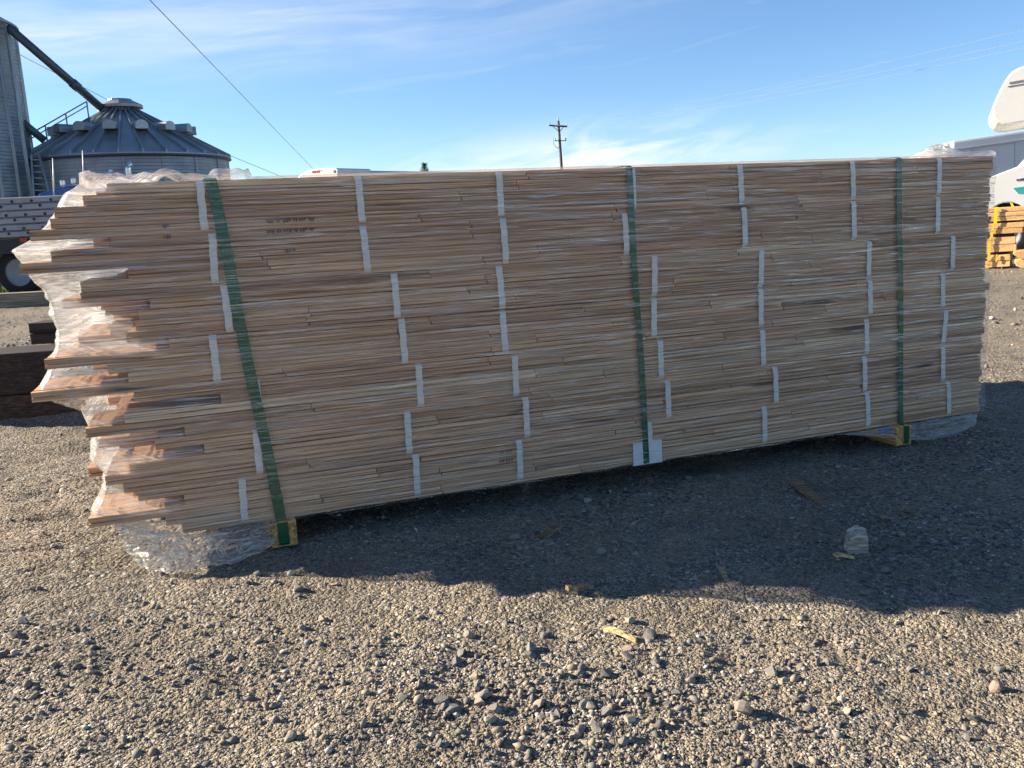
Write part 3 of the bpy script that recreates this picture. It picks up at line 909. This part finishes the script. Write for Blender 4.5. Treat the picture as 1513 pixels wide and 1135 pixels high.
# roof stair with handrails
st = empty('roof_stair', at(60, 215, YB-1.6), 0, 'steel stair with two handrails climbing the cone roof left side', 'stair')
for dy in (0, .55):
    P0, P1 = at(36, 203, YB-1.8+dy), at(128, 150, YB-1.2+dy)
    tube_obj('handrail', [P0, P1], .022, M['galv'], st, 6)
    Q0, Q1 = at(37, 210, YB-1.8+dy), at(130, 156, YB-1.2+dy)
    tube_obj('middle_rail', [Q0, Q1], .018, M['galv'], st, 6)
    for f in (.33, .66, 1.0):
        a = P0+(P1-P0)*f; tube_obj('post', [a, a-Vector((0,0,.62))], .022, M['galv'], st, 6)
m = MB(); A, B = at(60, 215, YB-1.5), at(131, 173, YB-1.1)
m.prism([A, B, B-Vector((0,0,.26)), A-Vector((0,0,.26))], (0, .5, 0)); m.build('stringer', M['steel_dark'], st)
# access ladder frame between the bins
af = empty('access_ladder', at(62, 288, 26.0)*1.0, 0, 'pale steel ladder frame standing between the two bins', 'ladder')
af.location.z = 0
for x0, x1 in ((46, 50), (57, 74)):
    A = at(x0, 228, 26.0); B = at(x1, 290, 26.0); d = (B-A)/(B.z-A.z)
    tube_obj('rail', [A, B - d*B.z], .03, M['galv'], af, 6)
for i, y in enumerate(range(236, 300, 9)):
    f = (y-228)/62
    tube_obj('rung', [at(46+4*f, y, 26.0), at(57+10*f, y+.5, 26.0)], .02, M['galv'], af, 6)

# ------------------------------------------------------------------ semi tractor beyond the trailer
YK = 23.0
def bx(m, x0, y0, x1, y1, Y, d):
    """box whose front face spans two pixels at distance Y, d metres deep"""
    A, B = at(x0, y0, Y), at(x1, y1, Y)
    return m.box(min(A.x,B.x), Y, min(A.z,B.z), max(A.x,B.x), Y+d, max(A.z,B.z))
c_ = at(140, 280, YK)
tk = empty('semi_truck', (c_.x, YK, 0), 0, 'blue semi truck with two chrome exhaust stacks in front of the bin', 'truck')
xk = c_.x
zt = at(140, 270, YK).z
m = MB(); m.prism([(xk-.75, YK, .9), (xk+1.25, YK, .9), (xk+1.25, YK, zt-.25), (xk+1.0, YK, zt), (xk-.35, YK, zt), (xk-.75, YK, zt-.5)], (0, 2.1, 0)); m.build('cab', M['black'], tk, bevel=.05)
m = MB(); m.prism([(xk-1.05, YK-.2, .7), (xk-.75, YK-.2, .7), (xk-.75, YK-.2, zt-.02), (xk-.85, YK-.2, zt-.06), (xk-1.05, YK-.2, zt-.2)], (0, 2.0, 0)); m.build('fender', M['blue'], tk, bevel=.06)
hd = at(96, 281, YK); m = MB(); m.prism([(hd.x-.55, YK-.3, .8), (hd.x+.35, YK-.3, .8), (hd.x+.35, YK-.3, hd.z+.10), (hd.x, YK-.3, hd.z+.07), (hd.x-.55, YK-.3, hd.z-.08)], (0, 1.8, 0)); m.build('hood', M['blue'], tk, bevel=.05)
for px, ytop, r in ((160, 252, .1), (189, 243, .1)):
    A = at(px, ytop+7, YK+.4); up3 = Vector((0, 0, 1))
    tube_obj('exhaust_stack', [Vector((A.x, A.y, .9)), A, A+Vector((.01, 0, .06)), A+Vector((.045, 0, .11)), A+Vector((.10, 0, .135))], [.075, .075, .075, .075, .072], M['chrome'], tk, 12)
for px, py in ((91, 270), (107, 267)):
    m = MB(); bx(m, px-3.5, py-4, px+3.5, py+5, YK-.4, .12); m.build('mirror', M['chrome'], tk, bevel=.03)
    tube_obj('mirror_arm', [at(px, py+5, YK-.35), at(px+14, py+8, YK-.1)], .02, M['chrome'], tk, 6)
for px, y0, y1 in ((78, 234, 290), (122, 222, 272)):
    tube_obj('antenna', [at(px+2, y1, YK-.3), at(px, y0, YK-.3)], [.022, .012], M['white'], tk, 6)
for dx_ in (-.7, .9):
    for dy_ in (0,):
        MB().lathe([(.2, -.14), (.5, -.14), (.52, -.08), (.52, .08), (.5, .14), (.2, .14)], (0,0,0), 24)
        m = MB(); m.lathe([(.2, -.14), (.5, -.14), (.52, -.08), (.52, .08), (.5, .14), (.2, .14), (.2, -.14)], (0,0,0), 24)
        m.v = [(xk+dx_+x, YK-.1+z, .52+y) for x, y, z in m.v]; m.build('wheel', M['rubber'], tk, True)

# ------------------------------------------------------------------ flatbed trailer with riveted side boards
YF = 19.5
A = at(-60, 291, YF); B = at(150, 291, YF)
x0t, x1t = A.x-2.5, B.x+1.5
zt_ = at(30, 291, YF).z; zb_ = at(30, 351, YF).z
tf = empty('flatbed_trailer', ((x0t+x1t)/2, YF, 0), 0, 'grey flatbed trailer with riveted aluminium side boards behind the film', 'trailer')
nb_ = 6; hb = (zt_-zb_)/nb_
for i in range(nb_):
    z = zb_+i*hb
    m = MB(); m.prism([(x0t, YF, z+.006), (x0t, YF-.035, z+.022), (x0t, YF-.035, z+hb-.022), (x0t, YF, z+hb-.006), (x0t, YF+.05, z+hb-.006), (x0t, YF+.05, z+.006)], (x1t-x0t, 0, 0))
    sb = m.build('side_board', M['alu'], tf)
    m = MB(); x = x0t + .1 + .17*(i*2 % 3)
    while x < x1t-.1:
        c0 = Vector((x, YF-.034, z+hb*(.35 if i % 2 else .62)))
        m.tube([c0, c0+Vector((0,-.012,0))], .032, 8); x += .42
    rr_ = m.build('rivet_row', M['black'], tf); rr_.parent = sb; rr_['kind'] = 'stuff'
m = MB(); m.box(x0t, YF+.06, zb_-.03, x1t, YF+2.3, zb_+.06); m.build('deck', M['grey_timber'], tf)
m = MB(); m.box(x0t, YF-.02, zb_-.34, x1t, YF+.08, zb_-.032); m.build('side_rail', M['black'], tf)
m = MB(); m.box(x0t, YF+.7, zb_-.75, x1t, YF+.9, zb_-.035); m.build('frame_rail', M['black'], tf)
m = MB(); bx(m, 29, 352.5, 40, 357.5, YF-.045, .02); m.build('marker_light', M['red'], tf)
for px in (12, 130):
    c0 = gp(px+18, 433); cx_ = at(px+18, 400, YF+.3).x
    for nm, prof, mt in (('tyre', [(.30,-.15),(.47,-.15),(.50,-.1),(.50,.1),(.47,.15),(.30,.15)], 'rubber'), ('rim', [(.02,-.06),(.25,-.07),(.31,-.14),(.31,.14)], 'alu')):
        m = MB(); m.lathe(prof, (0,0,0), 32); m.v = [(cx_+x, YF+.35+z, .50+y) for x, y, z in m.v]; m.build(nm, M[mt], tf, True)
    m = MB(); n = 14
    outer = [(cx_+.60*math.cos(q), YF+.12, .50+.60*math.sin(q)) for q in np.linspace(-.2, math.pi+.2, n)]
    inner = [(cx_+.565*math.cos(q), YF+.12, .50+.565*math.sin(q)) for q in np.linspace(math.pi+.2, -.2, n)]
    m.prism(outer+inner, (0, .5, 0)); m.build('fender', M['white'], tf)
m = MB(); bx(m, -30, 396, 16, 409, YF+1.4, .1); m.build('tank', M['chrome'], tf)

# grass tuft strip beyond the trailer wheel
m = MB()
gA = at(-25, 430, 21.0); gB = at(60, 430, 21.0)
for i in range(900):
    x = random.uniform(gA.x-1, gB.x+1); y = 21 + random.uniform(-.6, 1.0); h = random.uniform(.10, .28); a = random.uniform(0, 6.28)
    w = .012; dx_, dy_ = math.cos(a)*w, math.sin(a)*w; lx, ly = random.uniform(-.08,.08), random.uniform(-.08,.08)
    m.add([(x-dx_, y-dy_, -.01), (x+dx_, y+dy_, -.01), (x+lx, y+ly, h)], [(0,1,2)])
tag(m.build('grass', M['grass']), 'green grass growing beyond the trailer wheel', 'grass', kind='stuff')

# timber lying on the gravel in front of the trailer
gl_ = gp(0, 456); Yt = gl_.y
m = MB(); A = at(-60, 436, Yt); B = at(80, 430, Yt)
m.box(A.x, Yt, 0.0, B.x+1.0, Yt+.3, (at(25, 433, Yt)).z)
tag(m.build('timber', M['grey_timber'], None, bevel=.015), 'long grey squared timber lying in front of the trailer wheel', 'timber')

# dark beams left of the pack
def beam(name, pxl, pyb, pxr, h, z, w, mat, label, over=1.0):
    A = gp(pxl, pyb, 0.0); d = Vector((math.cos(YAW*.55), math.sin(YAW*.55), 0)); nrm = Vector((-d.y, d.x, 0))
    B = at(pxr, 590, A.y); L = (B.x-A.x)/d.x + over
    m = MB(); m.prism([A+Vector((0,0,z)), A+d*L+Vector((0,0,z)), A+d*L+Vector((0,0,z+h)), A+Vector((0,0,z+h))], nrm*w)
    return tag(m.build(name, M[mat], None, bevel=.012), label, 'beam', 'dark beams stacked left of the pack')
beam('beam', -70, 630, 75, .165, .004, .42, 'brown_beam', 'brown timber beam on the gravel, lowest of the dark stack', .6)
beam('beam', -70, 630, 75, .272, .173, .40, 'dark_beam', 'thick blackened beam lying across the brown beam at left', .6)
A = at(43, 513, 6.05); B = at(90, 482, 6.05)
zt2 = .004+.165+.004+.272
m = MB(); m.box(A.x, 6.08, zt2+.001, B.x+.1, 6.28, zt2+.075)
tag(m.build('wood_block', M['brown_beam'], None, bevel=.006), 'dark brown block lying lower on top of the blackened beam', 'block', 'dark beams stacked left of the pack')
m = MB(); m.box(A.x+.005, 6.07, zt2+.078, B.x+.1, 6.27, zt2+.15)
tag(m.build('wood_block', M['brown_beam'], None, bevel=.006), 'dark brown block uppermost on the blackened beam at left', 'block', 'dark beams stacked left of the pack')

# ------------------------------------------------------------------ refrigerated box trailer behind the pack
YR = 42.0
P = at(441, 261, YR); Q = at(497, 251, YR)
rt = empty('box_trailer', (Q.x, YR, 0), 0, 'white box trailer with rounded nose fairing showing above the pack', 'trailer')
dirr = (at(640, 258, 47.0) - at(498, 253, YR)); dirr.z = 0; dirr.normalize(); prp = Vector((-dirr.y, dirr.x, 0))
ztop = at(498, 251.5, YR).z
base = at(498, 253, YR); base.z = 0
m = MB(); m.prism([base+Vector((0,0,1.1)), base+dirr*14+Vector((0,0,1.1)), base+dirr*14+Vector((0,0,ztop)), base+Vector((0,0,ztop))], prp*2.5); m.build('box', M['grey_panel'], rt, bevel=.03)
prof = [(440, 262), (445, 257), (454, 252.5), (468, 249.5), (482, 248.5), (496, 248.5), (499, 250.5), (499, 262)]
V0 = Side(470, 256, YR, rad(-35))
V0.slab(prof[:-1] + [(499, 300), (440, 300)], -.4, 2.2).build('fairing', M['white_clean'], rt, bevel=.05)
m = MB()
for i, w in enumerate((2.2, 2.0, 2.4, 1.8, .9)):
    x = 461 + i*3.0 + (1.2 if i == 4 else 0); ya, yb = 252.4 - i*.25, 256.0 - i*.3 - (1.8 if i == 4 else 0)
    m.prism([V0.q(a, b, -.42) for a, b in ((x, ya), (x+w, ya), (x+w, yb), (x, yb))], V0.n*.015)
m.build('lettering', M['red'], rt)
V0.rect(492.5, 251.5, 495.5, 255.5, -.42, .015).build('vent', M['black'], rt)
for dx_ in (1.5, 2.8, 12.0, 13.2):
    c0 = base + dirr*dx_ + prp*.3
    m = MB(); m.lathe([(.05,-.14),(.5,-.14),(.52,0),(.5,.14),(.05,.14)], (0,0,0), 20); m.v = [(c0.x+x, c0.y+z, .52+y) for x, y, z in m.v]; m.build('wheel', M['rubber'], rt, True)

# spruce tip far behind
YS = 80.0
T = at(627, 241, YS)
tree = empty('spruce_tree', (T.x, YS, 0), 0, 'small dark spruce whose tip shows above the pack', 'tree')
tube_obj('trunk', [(T.x, YS, 0), (T.x, YS, T.z-.3)], [.16, .03], M['bark'], tree, 8)
m = MB()
for i in range(2600):
    f = random.random()**.8; z = 1.0 + f*(T.z-1.0); rr = (.22 + (1-f)*1.9)*random.uniform(.2, 1)*(0.8+.3*math.sin(z*9)); a = random.uniform(0, 6.28)
    c = Vector((T.x+rr*math.cos(a), YS+rr*math.sin(a), z - rr*.25)); L = random.uniform(.12, .32); d = Vector((math.cos(a), math.sin(a), random.uniform(-.3,.6))).normalized()*L; s_ = Vector((-math.sin(a), math.cos(a), 0))*.06
    m.add([c-s_, c+s_, c+d], [(0,1,2)])
m.build('crown', M['needles'], tree)

# utility pole with cross-arm
YP = 91.0
pt = at(825, 179, YP); pb_ = at(831, 252, YP)
base = Vector((pb_.x + (pb_.x-pt.x)*.45, YP, 0))
up_ = empty('utility_pole', base, 0, 'distant wooden utility pole with cross-arm above the pack', 'utility pole')
tube_obj('pole', [base, pt], [.19, .12], M['pole'], up_, 10)
ca, cb = at(811.5, 185.5, YP), at(838, 187, YP)
m = MB(); m.tube([ca, cb], .085, 4); m.build('crossarm', M['pole'], up_)
for f in (.02, .5, .98):
    p = ca+(cb-ca)*f; 
    if f == .5: p = pt
    tube_obj('insulator', [p, p+Vector((0,0,.35))], [.06, .05], M['grey_panel'], up_, 6)
for px in (817, 833):
    tube_obj('brace', [at(px, 187, YP-.1), at(826.5, 195, YP-.1)], .035, M['pole'], up_, 6)
m = MB(); tube_obj('lower_arm', [at(819, 208, YP), at(836, 208, YP)], .045, M['pole'], up_, 6)
for px in (820, 836): tube_obj('cutout', [at(px, 204, YP-.05), at(px, 208.5, YP-.05)], .07, M['grey_panel'], up_, 6)
tube_obj('jumper', [at(817.5, 203, YP), at(818, 213, YP), at(822, 218, YP), at(828, 220, YP)], .03, M['wire'], up_, 6)

def wire(pts, r, label):
    """sagging cable through three or more points"""
    c = [Vector(p) for p in pts]; out = []
    n = 28
    for i in range(n+1):
        f = i/n*(len(c)-1); k = min(int(f), len(c)-2); q = f-k
        p = c[k].lerp(c[k+1], q); out.append(p)
    m = MB(); m.tube(out, r, 5, False)
    return tag(m.build('power_line', M['wire'], None, True), label, 'cable', 'overhead power lines')
wire([at(200, -22, 24), at(330, 112, 36), at(462, 249, 66)], .014, 'thin cable running steeply down from the top left sky')
wire([at(-20, 55, 60), at(60, 97, 62), at(215, 176, 66), at(330, 226, 70), at(425, 265, 76)], .02, 'thin cable passing behind the cone roof of the bin')
for (ya, yb, k, lab) in ((44, 181, .0, 'topmost of the faint power lines at upper right'), (61, 187, .1, 'middle one of the faint power lines at upper right'), (71, 188, .2, 'lowest of the faint power lines at upper right')):
    A = at(1540, ya-6, 46+k*3); B = at(826 if k == 0 else (812 if k < .15 else 838), yb if k else 179, YP)
    mids = []
    for f in (.25, .5, .75):
        p = A.lerp(B, f); p.z -= 1.1*4*f*(1-f)*.5; mids.append(p)
    wire([A]+mids+[B], .007, lab)

# ------------------------------------------------------------------ right side: motorhome, cargo trailer, lumber stack
YV = 15.5
V1 = Side(1480, 300, YV, rad(-27))
rv = empty('motorhome', (V1.p.x, V1.p.y, 0), 0, 'white motorhome with over-cab bunk and teal stripe at the right edge', 'motorhome')
cab_o = [(1640, 60), (1560, 81), (1524, 94), (1505, 100), (1495, 106), (1487, 116), (1478, 132), (1471, 147), (1466.5, 158), (1465.5, 167), (1468, 175), (1474, 181), (1482, 184), (1495, 183.5), (1520, 179), (1640, 160)]
V1.slab(cab_o, 0, 2.2).build('overcab_bunk', M['white_clean'], rv, bevel=.03)
V1.slab([(1492.0, 121.5), (1640, 94), (1640, 97.5), (1490.8, 124)], -.012, .01).build('stripe', M['stripe'], rv)
V1.slab([(1489.3, 127.4), (1640, 101.5), (1640, 103), (1488.8, 128.6)], -.012, .01).build('stripe', M['stripe'], rv)
V1.slab([(1900, -60), (1900, 420), (1575, 386), (1575, 76)], .04, 2.1).build('coach_body', M['white_clean'], rv)
arch = [(1491 + 33*math.cos(q), 330 - 31*math.sin(q)) for q in np.linspace(math.pi, 0, 15)]
nose = [(1440, 292), (1443, 278), (1450, 268), (1470, 259), (1495, 249.5), (1512, 243), (1530, 222), (1552, 190), (1578, 176), (1578, 385), (1530, 378)] + arch[::-1] + [(1452, 336), (1441, 332)]
V1.slab(nose, .1, 1.9).build('cab', M['white'], rv, bevel=.02)
V1.slab([(1497, 278), (1580, 266), (1580, 283), (1504, 286)], .088, .01).build('teal_stripe', M['teal'], rv)
V1.slab([(1519, 240), (1534, 222), (1550, 197), (1574, 190), (1574, 232)], .088, .01).build('side_window', M['glass'], rv)
m = MB()
for i, w in enumerate((1.0, .6, 2.2, 1.6, 1.8)):
    x = 1502+i*3; m.prism([V1.q(a, b, .088) for a, b in ((x, 264.5-i*.35), (x+w, 264.4-i*.35), (x+w, 267.4-i*.35), (x, 267.5-i*.35))], V1.n*.01)
m.build('lettering', M['black'], rv)
wc = V1.q(1491, 333, .3); wc.z = .40
for nm, prof, mt in (('tyre', [(.2,-.12),(.36,-.12),(.39,-.07),(.39,.07),(.36,.12),(.2,.12)], 'rubber'), ('rim', [(.02,-.05),(.16,-.06),(.21,-.11),(.21,.11)], 'alu')):
    m = MB(); m.lathe(prof, (0,0,0), 28); m.v = [wc + V1.x*x + V1.n*z + Vector((0,0,y)) for x, y, z in m.v]; m.build(nm, M[mt], rv, True)
V1.rect(1455, 300, 1560, 366, .9, .05).build('wheel_well', M['black'], rv)

V2 = Side(1420, 208, 21.0, rad(-13))
ct = empty('cargo_trailer', (V2.p.x, V2.p.y, 0), 0, 'silver enclosed cargo trailer behind the motorhome', 'trailer')
V2.slab([(1409, 222.5), (1640, 187.5), (1640, 330), (1409, 330)], 0, 2.2).build('box', M['silver'], ct, bevel=.015)
V2.slab([(1407, 208.5), (1640, 174), (1640, 190), (1407, 222)], -.03, 2.26).build('roof_rail', M['silver'], ct, bevel=.05)
V2.slab([(1407, 221.2), (1640, 188.5), (1640, 191), (1407, 223.2)], -.05, .03).build('trim', M['grey_panel'], ct)
for x in (1437, 1499.5, 1560):
    V2.rect(x-.5, 216 if x < 1450 else 209, x+.5, 330, -.012, .01).build('seam', M['grey_panel'], ct)
V2.rect(1398, 211, 1406, 330, .1, 1.9).build('nose', M['white_clean'], ct, bevel=.03)

# lumber stack with yellow straps
gl2 = gp(1460, 397.5)
V3 = Side(1460, 397.5, gl2.y, rad(-30))
lm = empty('lumber_stack', (gl2.x, gl2.y, 0), 0, 'stack of fresh sawn orange lumber held by yellow straps at right', 'lumber stack')
tiers = [(378, 396.5, 1455.5, 1494, 2), (352, 374, 1457, 1500, 2), (331, 347.5, 1457.5, 1513, 2), (308.5, 328.5, 1459, 1560, 3)]
for yt, yb, xl, xr, nn in tiers:
    for i in range(nn):
        ya = yt + (yb-yt)*i/nn; yb2 = yt+(yb-yt)*(i+1)/nn - .6
        sl = -.06
        for d in range(3):
            e1, e2 = random.uniform(-2, 2), random.uniform(-1, 1)
            pp = [(xl + i*.4, ya), (xr+e1, ya+sl*(xr-xl)), (xr+e1+e2, yb2+sl*(xr-xl)), (xl+i*.4, yb2)]
            m = MB().prism([V3.q(x, y, .02*random.random()) + V3.n*(d*.27) for x, y in pp], V3.n*.26); m.build('board', M['pine'], lm, bevel=.005)
for (a, b, y0, y1) in ((1468, 1473, 306, 331), (1463, 1467, 331, 352), (1459, 1463, 351, 377), (1456, 1460, 377, 396), (1470.5, 1472.5, 376, 387)):
    V3.slab([(a+1.5, y0), (b+1.5, y0), (b, y1), (a, y1)], -.03, .012).build('strap', M['yellow'], lm)
V3.slab([(1492, 300), (1496, 300), (1500, 308), (1496, 308)], .05, .02).build('strap_tail', M['yellow'], lm)
for yy, xx in ((375, 1492), (349.5, 1498), (329.5, 1500)):
    V3.slab([(1461, yy-1), (xx, yy-3.5), (xx, yy+.5), (1461, yy+3)], .10, .6).build('sticker', M['brown_beam'], lm)
# ragged slabs lying at the right of the stack
V4 = Side(1500, 395, gl2.y-.8, rad(-30))
for i, (y0, lab) in enumerate(((371, 'upper of the rough orange slab ends beside the lumber stack'), (384, 'lower of the rough orange slab ends beside the lumber stack'))):
    pp = [(1496+i*3, y0+4), (1499, y0+1), (1507, y0-.5), (1530, y0-2), (1560, y0-3), (1560, y0+12), (1530, y0+12.5), (1508, y0+12), (1503-i*2, y0+9), (1500+i, y0+7.5)]
    tag(V4.slab(pp, .02*i, .3).build('wood_slab', M['pine'], None, bevel=.012), lab, 'slab', 'rough slabs at the right edge')

# ------------------------------------------------------------------ scraps of wood on the ground
def scrap(name, xa, ya, xb, yb, w, th, mat, label, cat):
    A, B = gp(xa, ya), gp(xb, yb); d = (B-A); L = d.length; d.normalize(); nrm = Vector((-d.y, d.x, 0))
    g = float(gh((A.x+B.x)/2, (A.y+B.y)/2)) + .006
    e = empty('tmp', (0,0,0)); bpy.data.objects.remove(e)
    m = MB(); n = 7; vs = []; fs = []
    for i in range(n):
        f = i/(n-1); k = (.75+.25*math.sin(f*math.pi))*random.uniform(.85, 1.08)
        c = A + d*L*f; zz = g + .012*math.sin(f*2.5+xa)
        for s_, z in ((-k, 0), (k, 0), (k*.9, th), (-k*.85, th*random.uniform(.8, 1.1))):
            p = c + nrm*(w*.5*s_); vs.append((p.x, p.y, zz+z))
    for i in range(n-1):
        for q in range(4): fs.append((i*4+q, i*4+(q+1) % 4, i*4+4+(q+1) % 4, i*4+4+q))
    fs += [(0,1,2,3), ((n-1)*4+3, (n-1)*4+2, (n-1)*4+1, (n-1)*4)]
    return tag(m.add(vs, fs).build(name, M[mat], None), label, cat)
scrap('wood_stick', 893, 942, 940, 954, .014, .012, 'fresh', 'pale yellow splinter of wood on the sunlit gravel', 'stick')
scrap('wood_stick', 838, 879, 875, 866, .022, .016, 'scrap', 'weathered brown stick at the edge of the shadow', 'stick')
scrap('wood_stick', 797, 796, 828, 783, .036, .012, 'scrap', 'short flat brown stick in the middle of the shadow', 'stick')
scrap('wood_plank', 1170, 716, 1215, 743, .045, .012, 'scrap', 'flat weathered plank scrap lying in the shadow near the pack', 'plank')
scrap('wood_chip', 1233, 828, 1260, 822, .022, .009, 'fresh', 'small tan wood chip just below the grey wood block', 'chip')
scrap('wood_chip', 1064, 842, 1079, 857, .018, .009, 'scrap', 'small pale wood chip alone in the lower shadow', 'chip')
scrap('wood_chip', 1303, 770, 1312, 757, .016, .008, 'scrap', 'small upright chip above the grey wood block', 'chip')
scrap('wood_chip', 1334, 758, 1358, 762, .018, .008, 'scrap', 'thin flat chip right of the grey wood block', 'chip')
c0 = gp(1265, 811)
m = MB(); vs = [(-.034,-.026,0),(.031,-.024,0),(.036,.026,0),(-.030,.030,0),(-.036,-.020,.048),(.026,-.022,.060),(.037,.018,.078),(-.022,.026,.074),(-.006,-.024,.066),(.009,.028,.088),(-.040,.004,.030),(.040,.0,.045)]
m.add([(c0.x+x, c0.y+y, float(gh(c0.x, c0.y))+z-.006) for x, y, z in vs], [(0,3,2,1),(0,1,5,8,4),(1,2,11),(2,6,11),(6,5,11),(5,1,11),(2,3,7,9,6),(3,0,10),(0,4,10),(4,7,10),(7,3,10),(4,8,9,7),(8,5,6,9)])
M['pale_block'] = wood('pale_block', [(0, (.46,.41,.33)), (1, (.52,.46,.37))], rough=.85, knot=0.0)
tag(m.build('wood_block', M['pale_block'], None), 'grey broken block of wood standing in the pack shadow', 'block')
